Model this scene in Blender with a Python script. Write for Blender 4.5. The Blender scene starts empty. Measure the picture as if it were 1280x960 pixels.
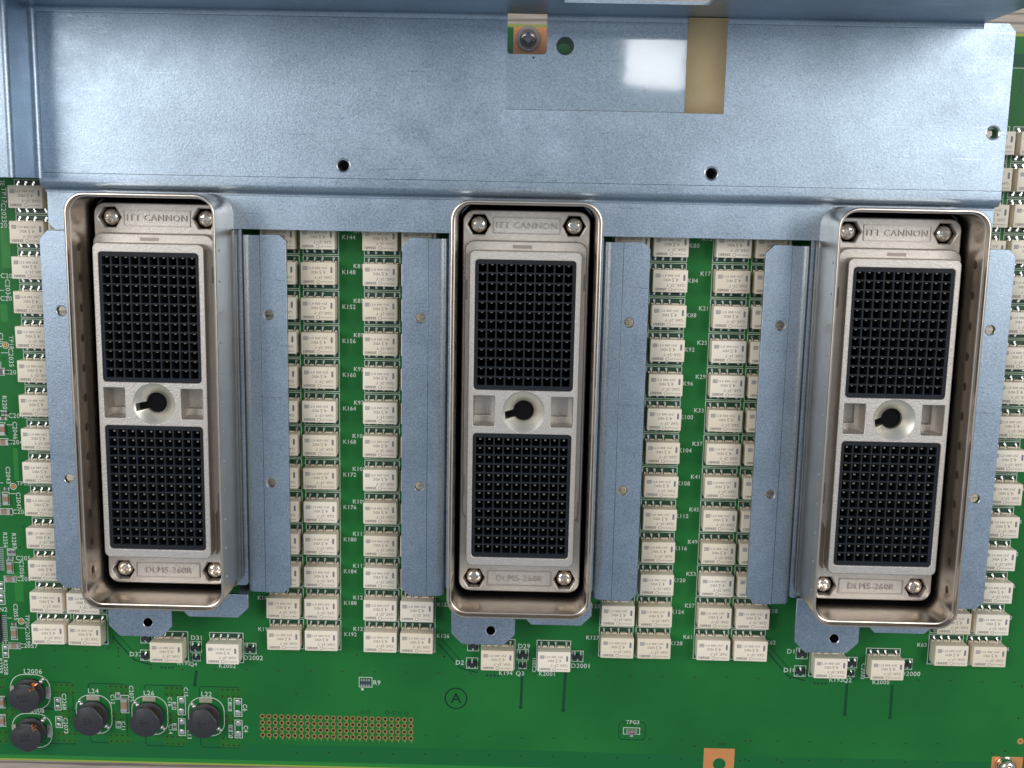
import bpy, bmesh, math, random
from mathutils import Vector, Matrix, Euler
random.seed(7)
S = 0.1                      # everything below is written in millimetres; 1 Blender unit = 1 cm
scene = bpy.context.scene
C = scene.collection

# ------------------------------------------------------------------ camera
CAM = Vector((1.2268, 3.8146, 328.8163)); CE = Euler((-0.1676, 0.0135, 0.0196), 'XYZ'); F = 1411.462
cd = bpy.data.cameras.new('camera'); cam = bpy.data.objects.new('camera', cd); C.objects.link(cam)
cam.location = CAM*S; cam.rotation_euler = CE
cd.sensor_width = 36; cd.lens = F/1280*36; cd.clip_start = 0.5; cd.clip_end = 2000
cd.dof.use_dof = True; cd.dof.focus_distance = 31.0; cd.dof.aperture_fstop = 9.0
scene.camera = cam
scene.view_settings.view_transform = 'Standard'; scene.view_settings.look = 'None'
scene.view_settings.exposure = 0; scene.view_settings.gamma = 1
RM = CE.to_matrix()
def up(px, py, z=0.0):
    """point of the horizontal plane z that a photograph pixel (1280x960) looks at"""
    d = RM @ Vector(((px-640)/F, -(py-480)/F, -1)); t = (z-CAM.z)/d.z
    p = CAM + d*t
    return p.x, p.y

# ------------------------------------------------------------------ light
w = bpy.data.worlds.new('World'); scene.world = w; w.use_nodes = True
nt = w.node_tree; bg = nt.nodes['Background']
bg.inputs[0].default_value = (0.76, 0.87, 1.0, 1); bg.inputs[1].default_value = 0.36
def area(name, loc, tgt, sx, sy, rad, col):
    l = bpy.data.lights.new(name, 'AREA'); l.shape = 'RECTANGLE'; l.size = sx*S; l.size_y = sy*S
    l.energy = rad*math.pi*sx*sy*S*S; l.color = col
    o = bpy.data.objects.new(name, l); C.objects.link(o); o.location = Vector(loc)*S
    o.rotation_euler = (Vector(tgt)-Vector(loc)).to_track_quat('-Z', 'Y').to_euler()
    return o
area('window_light', (790, 330, 1120), (0, -20, 0), 700, 620, 6.2, (1.0, 0.985, 0.95))
area('window_light_far', (-800, 310, 1080), (0, -20, 0), 640, 620, 6.5, (1.0, 0.985, 0.96))
cl = area('ceiling_lamp', (302, 308, 2517), (302, 308, 0), 146, 92, 9.5, (0.97, 0.985, 1.0)); cl.rotation_euler.z += math.radians(-5)

# ------------------------------------------------------------------ materials
def newmat(name):
    m = bpy.data.materials.new(name); m.use_nodes = True
    n = m.node_tree.nodes; return m, n, m.node_tree.links, n['Principled BSDF']
def plain(name, col, rough=0.5, metal=0.0, var=0.0, vscale=3.0, bump=0.0, bscale=20.0, spec=0.5):
    m, n, l, b = newmat(name)
    b.inputs['Base Color'].default_value = (*col, 1); b.inputs['Roughness'].default_value = rough
    b.inputs['Metallic'].default_value = metal; b.inputs['Specular IOR Level'].default_value = spec
    tc = n.new('ShaderNodeTexCoord')
    if var:
        no = n.new('ShaderNodeTexNoise'); no.inputs['Scale'].default_value = vscale; no.inputs['Detail'].default_value = 5
        l.new(tc.outputs['Object'], no.inputs['Vector'])
        mx = n.new('ShaderNodeMixRGB'); mx.inputs[1].default_value = (*[c*(1-var) for c in col], 1)
        mx.inputs[2].default_value = (*[min(1, c*(1+var)) for c in col], 1)
        l.new(no.outputs[0], mx.inputs[0]); l.new(mx.outputs[0], b.inputs['Base Color'])
    if bump:
        nb = n.new('ShaderNodeTexNoise'); nb.inputs['Scale'].default_value = bscale; nb.inputs['Detail'].default_value = 4
        l.new(tc.outputs['Object'], nb.inputs['Vector'])
        bp = n.new('ShaderNodeBump'); bp.inputs['Strength'].default_value = bump; bp.inputs['Distance'].default_value = 0.02
        l.new(nb.outputs[0], bp.inputs['Height']); l.new(bp.outputs[0], b.inputs['Normal'])
    return m

def zinc_mat():
    m, n, l, b = newmat('galvanised_steel')
    tc = n.new('ShaderNodeTexCoord')
    def noise(sc, det, rough=0.6):
        x = n.new('ShaderNodeTexNoise'); x.inputs['Scale'].default_value = sc; x.inputs['Detail'].default_value = det
        x.inputs['Roughness'].default_value = rough; l.new(tc.outputs['Object'], x.inputs['Vector']); return x
    a = noise(22, 4); c = noise(0.35, 3)
    ramp = n.new('ShaderNodeValToRGB'); ramp.color_ramp.elements[0].position = 0.33; ramp.color_ramp.elements[1].position = 0.67
    ramp.color_ramp.elements[0].color = (0.29, 0.356, 0.432, 1); ramp.color_ramp.elements[1].color = (0.445, 0.54, 0.645, 1)
    l.new(a.outputs[0], ramp.inputs[0])
    r2 = n.new('ShaderNodeMapRange'); r2.inputs['From Min'].default_value = 0.3; r2.inputs['From Max'].default_value = 0.7
    r2.inputs['To Min'].default_value = 0.86; r2.inputs['To Max'].default_value = 1.12
    l.new(c.outputs[0], r2.inputs['Value'])
    mx = n.new('ShaderNodeMixRGB'); mx.blend_type = 'MULTIPLY'; mx.inputs[0].default_value = 1
    l.new(ramp.outputs[0], mx.inputs[1]); l.new(r2.outputs[0], mx.inputs[2]); l.new(mx.outputs[0], b.inputs['Base Color'])
    b.inputs['Metallic'].default_value = 0.97
    mr = n.new('ShaderNodeMapRange'); mr.inputs['To Min'].default_value = 0.30; mr.inputs['To Max'].default_value = 0.44
    l.new(a.outputs[0], mr.inputs['Value']); l.new(mr.outputs[0], b.inputs['Roughness'])
    mp = n.new('ShaderNodeMapping'); mp.inputs['Scale'].default_value = (0.5, 16, 4); mp.inputs['Rotation'].default_value = (0, 0, 0.5)
    l.new(tc.outputs['Object'], mp.inputs[0]); sc = n.new('ShaderNodeTexNoise'); sc.inputs['Scale'].default_value = 1.3; sc.inputs['Detail'].default_value = 2
    l.new(mp.outputs[0], sc.inputs['Vector']); sr = n.new('ShaderNodeMapRange'); sr.inputs['From Min'].default_value = 0.66; sr.inputs['From Max'].default_value = 0.72
    sr.inputs['To Min'].default_value = 0; sr.inputs['To Max'].default_value = 0.10; l.new(sc.outputs[0], sr.inputs['Value'])
    sm = noise(0.9, 4, 0.7); s2 = n.new('ShaderNodeMapRange'); s2.inputs['From Min'].default_value = 0.35; s2.inputs['From Max'].default_value = 0.65
    s2.inputs['To Min'].default_value = -0.03; s2.inputs['To Max'].default_value = 0.05; l.new(sm.outputs[0], s2.inputs['Value'])
    a1 = n.new('ShaderNodeMath'); a1.operation = 'SUBTRACT'; l.new(mr.outputs[0], a1.inputs[0]); l.new(sr.outputs[0], a1.inputs[1])
    a2 = n.new('ShaderNodeMath'); a2.operation = 'ADD'; l.new(a1.outputs[0], a2.inputs[0]); l.new(s2.outputs[0], a2.inputs[1]); l.new(a2.outputs[0], b.inputs['Roughness'])
    f = noise(19, 5, 0.65)
    bp = n.new('ShaderNodeBump'); bp.inputs['Strength'].default_value = 0.36; bp.inputs['Distance'].default_value = 0.01
    l.new(f.outputs[0], bp.inputs['Height']); l.new(bp.outputs[0], b.inputs['Normal'])
    return m
ZINC = zinc_mat()
ZEDGE = plain('cut_steel_edge', (0.72, 0.76, 0.8), 0.28, 1.0)
NICKEL = plain('nickel_shell', (0.69, 0.615, 0.54), 0.29, 1.0, var=0.14, vscale=2.2, bump=0.05, bscale=2)
CAST = plain('cast_nickel', (0.60, 0.555, 0.51), 0.46, 0.85, var=0.13, vscale=9, bump=0.5, bscale=26)
CASTL = plain('relief_shade_metal', (0.47, 0.42, 0.38), 0.42, 0.9)  # darker cast tone, paints relief shading into the lettering and borders
NOTCH = plain('notch_metal', (0.33, 0.29, 0.26), 0.5, 0.8)
CONE = plain('turned_steel', (0.74, 0.70, 0.62), 0.40, 0.9, var=0.12, vscale=4)
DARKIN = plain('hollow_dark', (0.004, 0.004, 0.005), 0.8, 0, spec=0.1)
NAVY = plain('navy_plastic', (0.0045, 0.007, 0.012), 0.55, 0, spec=0.35)
GOLD = plain('contact_tip', (0.30, 0.265, 0.21), 0.5, 0.5)
SCREW = plain('screw_steel', (0.82, 0.74, 0.66), 0.18, 1.0)
SCREWD = plain('screw_dark_steel', (0.34, 0.30, 0.32), 0.25, 1.0)
WASHER = plain('washer_steel', (0.42, 0.33, 0.32), 0.35, 1.0)
CREAM = plain('relay_plastic', (0.84, 0.74, 0.595), 0.45, 0, var=0.03, vscale=2, bump=0.05, bscale=25)
INK = plain('relay_print', (0.21, 0.19, 0.185), 0.6)
INKD = plain('relay_print_bar', (0.22, 0.21, 0.23), 0.6)
INKH = plain('relay_print_square', (0.32, 0.31, 0.31), 0.6)
SILK = plain('white_silkscreen', (0.60, 0.65, 0.58), 0.6)
SILVER = plain('tinned_lead', (0.80, 0.80, 0.78), 0.25, 0.9)
SOLDER = plain('solder', (0.66, 0.66, 0.62), 0.32, 0.85, bump=0.3, bscale=12)
BLACKP = plain('black_epoxy', (0.018, 0.02, 0.022), 0.5)
FERRITE = plain('ferrite', (0.030, 0.030, 0.035), 0.5, 0, var=0.12, vscale=6, bump=0.2, bscale=25)
FERRD = plain('lower_ferrite', (0.03, 0.03, 0.034), 0.55)  # dark ferrite of the lower flange
FPRINT = plain('ferrite_print', (0.012, 0.012, 0.014), 0.6)
COPPER = plain('copper_wire', (0.85, 0.30, 0.10), 0.3, 0.9)
CUPAD = plain('bare_copper', (0.72, 0.30, 0.105), 0.42, 0.35, var=0.1, vscale=2.5)
RING = plain('plated_ring', (0.50, 0.35, 0.11), 0.36, 0.6)
HOLE = plain('drilled_hole', (0.022, 0.012, 0.008), 0.6)
VIAM = plain('via', (0.018, 0.018, 0.008), 0.5)
VIAG = plain('tented_via', (0.006, 0.045, 0.02), 0.4)
CAPB = plain('ceramic_capacitor', (0.30, 0.19, 0.12), 0.45)
CAPG = plain('grey_chip', (0.12, 0.11, 0.11), 0.45)
DKGREEN = plain('mask_over_gap', (0.004, 0.058, 0.022), 0.4, spec=0.3)
DKPRINT = plain('dark_printed_letter', (0.003, 0.028, 0.012), 0.5, spec=0.3)
DKTEAL = plain('mask_over_inner_gap', (0.008, 0.085, 0.050), 0.42, spec=0.22)
DKBAND = plain('mask_edge_band', (0.010, 0.130, 0.036), 0.42, spec=0.22)
LTGREEN = plain('mask_over_copper', (0.024, 0.21, 0.036), 0.4, spec=0.3)
OLIVE = plain('mask_over_thermal_copper', (0.021, 0.142, 0.022), 0.42, spec=0.22)
EDGEG = plain('board_edge', (0.30, 0.36, 0.05), 0.5)
TAPEB = plain('brown_tape_film', (0.44, 0.335, 0.185), 0.7, 0.0, var=0.1, vscale=1.6, bump=0.3, bscale=9)
SLOTM = plain('narrow_slot', (0.10, 0.075, 0.06), 0.5, 0.6)

def board_mat():
    m, n, l, b = newmat('green_solder_mask')
    tc = n.new('ShaderNodeTexCoord')
    no = n.new('ShaderNodeTexNoise'); no.inputs['Scale'].default_value = 0.22; no.inputs['Detail'].default_value = 4
    l.new(tc.outputs['Object'], no.inputs['Vector'])
    r = n.new('ShaderNodeValToRGB'); r.color_ramp.elements[0].position = 0.35; r.color_ramp.elements[1].position = 0.68
    r.color_ramp.elements[0].color = (0.009, 0.125, 0.026, 1); r.color_ramp.elements[1].color = (0.017, 0.172, 0.035, 1)
    l.new(no.outputs[0], r.inputs[0]); l.new(r.outputs[0], b.inputs['Base Color'])
    b.inputs['Roughness'].default_value = 0.42; b.inputs['Specular IOR Level'].default_value = 0.22
    nb = n.new('ShaderNodeTexNoise'); nb.inputs['Scale'].default_value = 7; nb.inputs['Detail'].default_value = 3
    l.new(tc.outputs['Object'], nb.inputs['Vector'])
    bp = n.new('ShaderNodeBump'); bp.inputs['Strength'].default_value = 0.12; bp.inputs['Distance'].default_value = 0.01
    l.new(nb.outputs[0], bp.inputs['Height']); l.new(bp.outputs[0], b.inputs['Normal'])
    return m
BOARD = board_mat()

def wood_mat():
    m, n, l, b = newmat('wood_veneer')
    tc = n.new('ShaderNodeTexCoord'); mp = n.new('ShaderNodeMapping')
    mp.inputs['Rotation'].default_value = (0, 0, math.radians(-7)); mp.inputs['Scale'].default_value = (0.10, 1, 1)
    l.new(tc.outputs['Object'], mp.inputs[0])
    wv = n.new('ShaderNodeTexWave'); wv.bands_direction = 'Y'; wv.inputs['Scale'].default_value = 1.15
    wv.inputs['Distortion'].default_value = 5.0; wv.inputs['Detail'].default_value = 3; wv.inputs['Detail Scale'].default_value = 0.8
    l.new(mp.outputs[0], wv.inputs['Vector'])
    r = n.new('ShaderNodeValToRGB')
    e = r.color_ramp.elements; e[0].position = 0.0; e[0].color = (0.17, 0.135, 0.11, 1)
    e[1].position = 1.0; e[1].color = (0.42, 0.35, 0.30, 1)
    x = r.color_ramp.elements.new(0.22); x.color = (0.37, 0.31, 0.265, 1)
    l.new(wv.outputs[0], r.inputs[0])
    no = n.new('ShaderNodeTexNoise'); no.inputs['Scale'].default_value = 6; no.inputs['Detail'].default_value = 6
    mp2 = n.new('ShaderNodeMapping'); mp2.inputs['Scale'].default_value = (0.15, 3, 1)
    l.new(tc.outputs['Object'], mp2.inputs[0]); l.new(mp2.outputs[0], no.inputs['Vector'])
    mx = n.new('ShaderNodeMixRGB'); mx.blend_type = 'OVERLAY'; mx.inputs[0].default_value = 0.5
    l.new(r.outputs[0], mx.inputs[1]); l.new(no.outputs[0], mx.inputs[2]); l.new(mx.outputs[0], b.inputs['Base Color'])
    b.inputs['Roughness'].default_value = 0.45
    return m
WOOD = wood_mat()

def relay_tint(m):
    n = m.node_tree.nodes; l = m.node_tree.links; b = n['Principled BSDF']; src = b.inputs['Base Color'].links[0].from_socket
    oi = n.new('ShaderNodeObjectInfo'); hs = n.new('ShaderNodeHueSaturation'); mr = n.new('ShaderNodeMapRange'); mr2 = n.new('ShaderNodeMapRange')
    mr.inputs['To Min'].default_value = 0.93; mr.inputs['To Max'].default_value = 1.06
    mr2.inputs['To Min'].default_value = 1.12; mr2.inputs['To Max'].default_value = 0.85
    l.new(oi.outputs['Random'], mr.inputs['Value']); l.new(oi.outputs['Random'], mr2.inputs['Value'])
    l.new(mr.outputs[0], hs.inputs['Value']); l.new(mr2.outputs[0], hs.inputs['Saturation']); l.new(src, hs.inputs['Color']); l.new(hs.outputs[0], b.inputs['Base Color'])
relay_tint(CREAM)
def film_mat():
    m = bpy.data.materials.new('clear_film'); m.use_nodes = True; n = m.node_tree.nodes; l = m.node_tree.links
    n.remove(n['Principled BSDF'])
    t = n.new('ShaderNodeBsdfTransparent'); t.inputs[0].default_value = (0.96, 0.97, 0.97, 1)
    g = n.new('ShaderNodeBsdfGlossy'); g.inputs['Roughness'].default_value = 0.05
    tc = n.new('ShaderNodeTexCoord'); nb = n.new('ShaderNodeTexNoise'); nb.inputs['Scale'].default_value = 0.6
    l.new(tc.outputs['Object'], nb.inputs['Vector'])
    bp = n.new('ShaderNodeBump'); bp.inputs['Strength'].default_value = 0.12; bp.inputs['Distance'].default_value = 0.02
    l.new(nb.outputs[0], bp.inputs['Height']); l.new(bp.outputs[0], g.inputs['Normal'])
    mx = n.new('ShaderNodeMixShader'); mx.inputs[0].default_value = 0.09
    l.new(t.outputs[0], mx.inputs[1]); l.new(g.outputs[0], mx.inputs[2]); l.new(mx.outputs[0], n['Material Output'].inputs[0])
    return m
FILM = film_mat()

# ------------------------------------------------------------------ mesh helpers
def link(o, parent=None):
    C.objects.link(o)
    if parent: o.parent = parent
    return o
def obj(name, me, mat=None, parent=None, loc=(0, 0, 0), rz=0, kind=None):
    if mat and not me.materials: me.materials.append(mat)
    o = bpy.data.objects.new(name, me); link(o, parent)
    o.location = Vector(loc)*S; o.rotation_euler = (0, 0, rz)
    if kind: o['kind'] = kind
    return o
def thing(name, label, cat, loc=(0, 0, 0), group=None, rz=0):
    o = bpy.data.objects.new(name, None); C.objects.link(o); o.empty_display_size = 0.2
    o.location = Vector(loc)*S; o.rotation_euler = (0, 0, rz)
    o['label'] = label; o['category'] = cat
    if group: o['group'] = group
    return o
def tag(o, label, cat, group=None):
    o['label'] = label; o['category'] = cat
    if group: o['group'] = group
    return o
class MB:
    def __init__(s): s.v = []; s.f = []
    def add(s, v, f):
        k = len(s.v); s.v += [tuple(x) for x in v]; s.f += [tuple(i+k for i in q) for q in f]
    def box(s, x0, x1, y0, y1, z0, z1):
        s.add([(x0,y0,z0),(x1,y0,z0),(x1,y1,z0),(x0,y1,z0),(x0,y0,z1),(x1,y0,z1),(x1,y1,z1),(x0,y1,z1)],
              [(3,2,1,0),(4,5,6,7),(0,1,5,4),(1,2,6,5),(2,3,7,6),(3,0,4,7)])
    def rect(s, x0, x1, y0, y1, z): s.add([(x0,y0,z),(x1,y0,z),(x1,y1,z),(x0,y1,z)], [(0,1,2,3)])
    def cyl(s, x, y, r, z0, z1, n=16):
        a = [2*math.pi*i/n for i in range(n)]
        v = [(x+r*math.cos(t), y+r*math.sin(t), z0) for t in a]+[(x+r*math.cos(t), y+r*math.sin(t), z1) for t in a]
        s.add(v, [tuple(range(n-1,-1,-1)), tuple(range(n, 2*n))]+[(i,(i+1)%n,n+(i+1)%n,n+i) for i in range(n)])
    def line(s, pts, wd, z, closed=False):
        """flat strip of width wd along pts"""
        n = len(pts); P = [Vector(p[:2]) for p in pts]; L = []; R = []
        for i in range(n):
            a = P[i-1] if (i or closed) else P[i]; c = P[(i+1) % n] if (i < n-1 or closed) else P[i]
            d1 = (P[i]-a); d2 = (c-P[i])
            if d1.length < 1e-6: d1 = d2
            if d2.length < 1e-6: d2 = d1
            t = (d1.normalized()+d2.normalized())
            t = t.normalized() if t.length > 1e-6 else d1.normalized()
            nn = Vector((-t.y, t.x)); k = 1/max(0.5, nn.dot(Vector((-d1.normalized().y, d1.normalized().x))))
            L.append(P[i]+nn*wd/2*k); R.append(P[i]-nn*wd/2*k)
        v = [(p.x, p.y, z) for p in L]+[(p.x, p.y, z) for p in R]
        m = n if closed else n-1
        s.add(v, [(n+i, n+(i+1) % n, (i+1) % n, i) for i in range(m)])
    def frame(s, x0, x1, y0, y1, wd, z): s.line([(x0,y0),(x1,y0),(x1,y1),(x0,y1)], wd, z, True)
    def prism(s, prof, axis, a, b):
        """closed profile extruded: axis 'x' -> prof=(y,z); axis 'y' -> prof=(x,z)"""
        n = len(prof)
        mk = (lambda p, t: (t, p[0], p[1])) if axis == 'x' else (lambda p, t: (p[0], t, p[1]))
        s.add([mk(p, a) for p in prof]+[mk(p, b) for p in prof],
              [tuple(range(n)), tuple(range(2*n-1, n-1, -1))]+[(i, n+i, n+(i+1) % n, (i+1) % n) for i in range(n)])
    def loft(s, loops, cap0=False, cap1=False):
        n = len(loops[0]); v = [p for L in loops for p in L]; f = []
        for k in range(len(loops)-1):
            f += [(k*n+i, k*n+(i+1) % n, (k+1)*n+(i+1) % n, (k+1)*n+i) for i in range(n)]
        if cap0: f.append(tuple(range(n-1, -1, -1)))
        if cap1: f.append(tuple(range((len(loops)-1)*n, len(loops)*n)))
        s.add(v, f)
    def mesh(s, name, smooth=None, recalc=True):
        me = bpy.data.meshes.new(name); me.from_pydata([(a*S, b*S, c*S) for a, b, c in s.v], [], s.f)
        if recalc:
            bm = bmesh.new(); bm.from_mesh(me); bmesh.ops.recalc_face_normals(bm, faces=bm.faces); bm.to_mesh(me); bm.free()
        if smooth is not None:
            for p in me.polygons: p.use_smooth = True
            me.set_sharp_from_angle(angle=math.radians(smooth))
        me.update(); return me
def rrect(hw, hh, r, n=6, cx=0, cy=0):
    r = max(r, 0.01); out = []
    for k, (sx, sy) in enumerate(((1, 1), (-1, 1), (-1, -1), (1, -1))):
        for i in range(n+1):
            a = math.pi/2*(k+i/n)
            out.append((cx+sx*(hw-r)+r*math.cos(a), cy+sy*(hh-r)+r*math.sin(a)))
    return out
def chamfer(x0, x1, y0, y1, bl=0, br=0, tr=0, tl=0):
    p = []
    p += [(x0+bl, y0)]+([] if False else [(x1-br, y0)])
    if br: p += [(x1, y0+br)]
    p += [(x1, y1-tr)]
    if tr: p += [(x1-tr, y1)]
    p += [(x0+tl, y1)]
    if tl: p += [(x0, y1-tl)]
    if bl: p += [(x0, y0+bl)]
    q = []
    for a in p:
        if not q or abs(a[0]-q[-1][0])+abs(a[1]-q[-1][1]) > 1e-6: q.append(a)
    return q
def circle(x, y, r, n=20): return [(x+r*math.cos(2*math.pi*i/n), y+r*math.sin(2*math.pi*i/n)) for i in range(n)]
def plate(name, outlines, z0, z1, bevel=0.0):
    """flat sheet with holes, real thickness, optional rounded rims, via a filled 2-D curve"""
    cu = bpy.data.curves.new('sheet', 'CURVE'); cu.dimensions = '2D'; cu.fill_mode = 'BOTH'
    for o in outlines:
        sp = cu.splines.new('POLY'); sp.points.add(len(o)-1); sp.use_cyclic_u = True
        for i, p in enumerate(o): sp.points[i].co = (p[0]*S, p[1]*S, 0, 1)
    h = (z1-z0)/2*S; cu.extrude = max(h-bevel*S, 0)
    if bevel: cu.bevel_depth = bevel*S; cu.bevel_resolution = 1; cu.offset = -bevel*S
    ob = bpy.data.objects.new('sheet', cu); C.objects.link(ob)
    dg = bpy.context.evaluated_depsgraph_get(); me = bpy.data.meshes.new_from_object(ob.evaluated_get(dg))
    bpy.data.objects.remove(ob); bpy.data.curves.remove(cu)
    me.name = name; me.transform(Matrix.Translation((0, 0, (z0+z1)/2*S))); me.materials.clear()
    if bevel:
        for p in me.polygons: p.use_smooth = True
        me.set_sharp_from_angle(angle=math.radians(50))
    return me
_tc = {}
def text_mesh(s, size, ext=0.0, center=True, bold=0.0):
    k = (s, size, ext, center, bold)
    if k in _tc: return _tc[k]
    cu = bpy.data.curves.new('txt', 'FONT'); cu.body = s; cu.size = size*S; cu.extrude = ext*S; cu.resolution_u = 2
    cu.offset = bold*S; cu.space_character = 1.08
    if center: cu.align_x = 'CENTER'; cu.align_y = 'CENTER'
    ob = bpy.data.objects.new('txt', cu); C.objects.link(ob)
    dg = bpy.context.evaluated_depsgraph_get(); me = bpy.data.meshes.new_from_object(ob.evaluated_get(dg))
    bpy.data.objects.remove(ob); bpy.data.curves.remove(cu); me.materials.clear(); me.name = 'lettering'
    _tc[k] = me; return me
def lathe(prof, n=28, cx=0, cy=0):
    m = MB(); m.loft([[(cx+r*math.cos(2*math.pi*i/n), cy+r*math.sin(2*math.pi*i/n), z) for i in range(n)] for r, z in prof],
                     cap0=True, cap1=True); return m
def boolean(me, cutters):
    a = bpy.data.objects.new('a', me); C.objects.link(a); cs = []
    for c in cutters:
        b = bpy.data.objects.new('b', c); C.objects.link(b); md = a.modifiers.new('b', 'BOOLEAN'); md.object = b
        md.operation = 'DIFFERENCE'; md.solver = 'EXACT'; cs.append(b)
    dg = bpy.context.evaluated_depsgraph_get(); r = bpy.data.meshes.new_from_object(a.evaluated_get(dg))
    for o in cs+[a]: bpy.data.objects.remove(o)
    return r
def join_text(mb, s, size, x, y, z, rot=0, bold=0.0):
    me = text_mesh(s, size, 0, True, bold); c, sn = math.cos(rot), math.sin(rot)
    v = [((q.co.x/S)*c-(q.co.y/S)*sn+x, (q.co.x/S)*sn+(q.co.y/S)*c+y, z) for q in me.vertices]
    mb.add(v, [tuple(p.vertices) for p in me.polygons])

# ------------------------------------------------------------------ table
m = MB(); m.box(-900, 900, -700, 700, -34, -9)
t = obj('table_top', m.mesh('table'), WOOD, kind='structure')

# ------------------------------------------------------------------ circuit board
pcb = thing('circuit_board', 'large green printed circuit board with white lettering lying under the metal brackets', 'circuit board', (0, 0, 0))
BX0, BX1, BY0, BY1 = -176, 176, -175.4, 50.4
hole_b = up(899, 955, 0); hole_t = up(661, 48, 0)
me = plate('substrate', [chamfer(BX0, BX1, BY0, BY1, 2, 2, 2, 2), circle(hole_b[0], hole_b[1], 1.95), ], -1.6, 0.0, 0)
obj('substrate', me, BOARD, pcb)
m = MB(); m.line([(BX0, BY1-.4), (BX1, BY1-.4)], .8, .012); obj('bare_board_edge', m.mesh('edge', recalc=False), EDGEG, pcb)
m = MB(); m.line([(BX0+.15, BY0+.28), (BX1-.15, BY0+.28)], .55, .012); obj('bare_board_edge', m.mesh('edge', recalc=False), EDGEG, pcb)
m = MB(); m.line([(BX0+.15, BY0+1.2), (BX1-.15, BY0+1.2)], 1.3, .0055)
obj('copper_pour', m.mesh('edge', recalc=False), LTGREEN, pcb)
# dark mask bands and tinted copper areas seen through the solder mask
m = MB()
m.rect(BX0, BX1, BY0+.6, BY0+7.5, .003); obj('dark_mask_band', m.mesh('band', recalc=False), DKBAND, pcb); m = MB()
m.rect(up(1262,70)[0]-8, BX1, up(1270,83)[1], up(1270,67)[1], .003); obj('dark_mask_band', m.mesh('band', recalc=False), DKTEAL, pcb); m = MB()
for a, b, c_, d in ((0, 0, 25, 15),): pass
for x, y0, y1 in ((244.5, 838, 856), (652, 836, 884), (706, 836, 888), (1058, 852, 893), (1114.5, 856, 897)):
    p = up(x+1, y0); q = up(x-1 if x < 700 else x-2, y1); m.line([p, q], .85, .008); m.cyl(q[0], q[1], .62, .004, .009, 12)
for g in (0, 100.9, 201.8):
    p = [up(140, 795), up(168, 825), up(190, 831)]; m.line([(a+g, b) for a, b in p], .5, .008)
    p = [up(144, 790), up(172, 820), up(192, 826)]; m.line([(a+g, b) for a, b in p], .3, .008)
def pxrect(x0, y0, x1, y1, r=1.0):
    a = up(x0, y0); b = up(x1, y1); return rrect(abs(b[0]-a[0])/2, abs(a[1]-b[1])/2, r, 3, (a[0]+b[0])/2, (a[1]+b[1])/2)
for q in ((110, 854, 160, 929), (180, 856, 232, 933), (249, 858, 302, 935), (40, 852, 92, 886), (50, 886, 96, 930)):
    m.line(pxrect(*q), .32, .008, True)
m.line(pxrect(774, 902, 806, 925, 1.2), .3, .008, True)
obj('mask_gap_pattern', m.mesh('gaps', recalc=False), DKGREEN, pcb, kind='stuff')
m = MB()
for q in ((0, 285, 14, 335), (17, 715, 30, 752), (0, 380, 10, 402), (16, 560, 24, 600)):
    a = up(q[0], q[1]); b = up(q[2], q[3]); m = MB(); m.rect(min(a[0], b[0]), max(a[0], b[0]), min(a[1], b[1]), max(a[1], b[1]), .0045); obj('copper_pour', m.mesh('pour', recalc=False), LTGREEN, pcb)
# thermal via fields near the inductors
m = MB(); hv = MB()
fields = [(70, 856, 91, 866), (138, 858, 158, 867), (208, 860, 228, 869), (278, 862, 298, 871),
          (73, 917, 94, 926), (139, 919, 160, 927), (209, 921, 230, 930), (279, 923, 299, 932),
          (78, 889, 87, 897), (142, 892, 151, 899), (213, 893, 221, 900), (283, 895, 291, 902),
          (0, 847, 4, 859), (0, 915, 8, 927), (8, 887, 16, 893)]
for x0, y0, x1, y1 in fields:
    nx = 4 if x1-x0 > 15 else 2
    a = up(x0, y0); b = up(x1, y1)
    m.rect(a[0]-.8, b[0]+.8, b[1]-.7, a[1]+.7, .010)
    for i in range(nx):
        for j in range(2):
            hv.cyl(a[0]+(b[0]-a[0])*i/(nx-1), a[1]+(b[1]-a[1])*j, .31, .004, .016, 8)
obj('thermal_copper_area', m.mesh('th', recalc=False), OLIVE, pcb, kind='stuff')
for x, y in [(19, 838), (60, 839), (100, 840), (140, 841)]: pass
for row, xs in ((839, range(68, 1280, 40)), (868, (370, 411)), (918, range(532, 1200, 40)), (941, range(371, 1200, 40)), (818, (68, 108, 148, 446, 530, 556))):
    for k, x in enumerate(xs):
        yy = row+(x-400)*0.0155+random.uniform(-.5, .5)
        if row == 918 and 770 < x < 812: continue
        if row == 941 and 878 < x < 930: continue
        p = up(x, yy); hv.cyl(p[0], p[1], .27, .004, .016, 8)
for x, y in ((450, 842), (868, 933), (900, 930), (905, 930), (873, 950), (925, 951), (936, 951), (977, 953), (938, 926),
             (776, 914), (802, 914), (790, 906), (1277, 858), (1273, 898), (1257, 939), (1240, 942), (136, 810), (148, 810), (148, 820),
             (555, 821), (1266, 617), (1273, 638), (1262, 780), (1262, 800), (3, 431), (5, 448), (28, 658), (25, 684)):
    p = up(x, y); hv.cyl(p[0], p[1], .3, .004, .016, 8)
obj('via_holes', hv.mesh('vias', recalc=False), VIAM, pcb, kind='stuff')
m = MB()
for x, y in ((453, 890), (460, 890), (484, 891), (492, 891), (500, 892), (508, 892)):
    p = up(x, y); m.line(circle(p[0], p[1], .55, 10), .18, .009, True)
for g in (0, 100.9, 201.8):
    p = up(202, 834)
    for i in range(4): m.cyl(p[0]+g+(i-.0)*1.15, p[1]-.1, .42, .003, .009, 8)
obj('tented_vias', m.mesh('tented', recalc=False), VIAG, pcb, kind='stuff')

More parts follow.
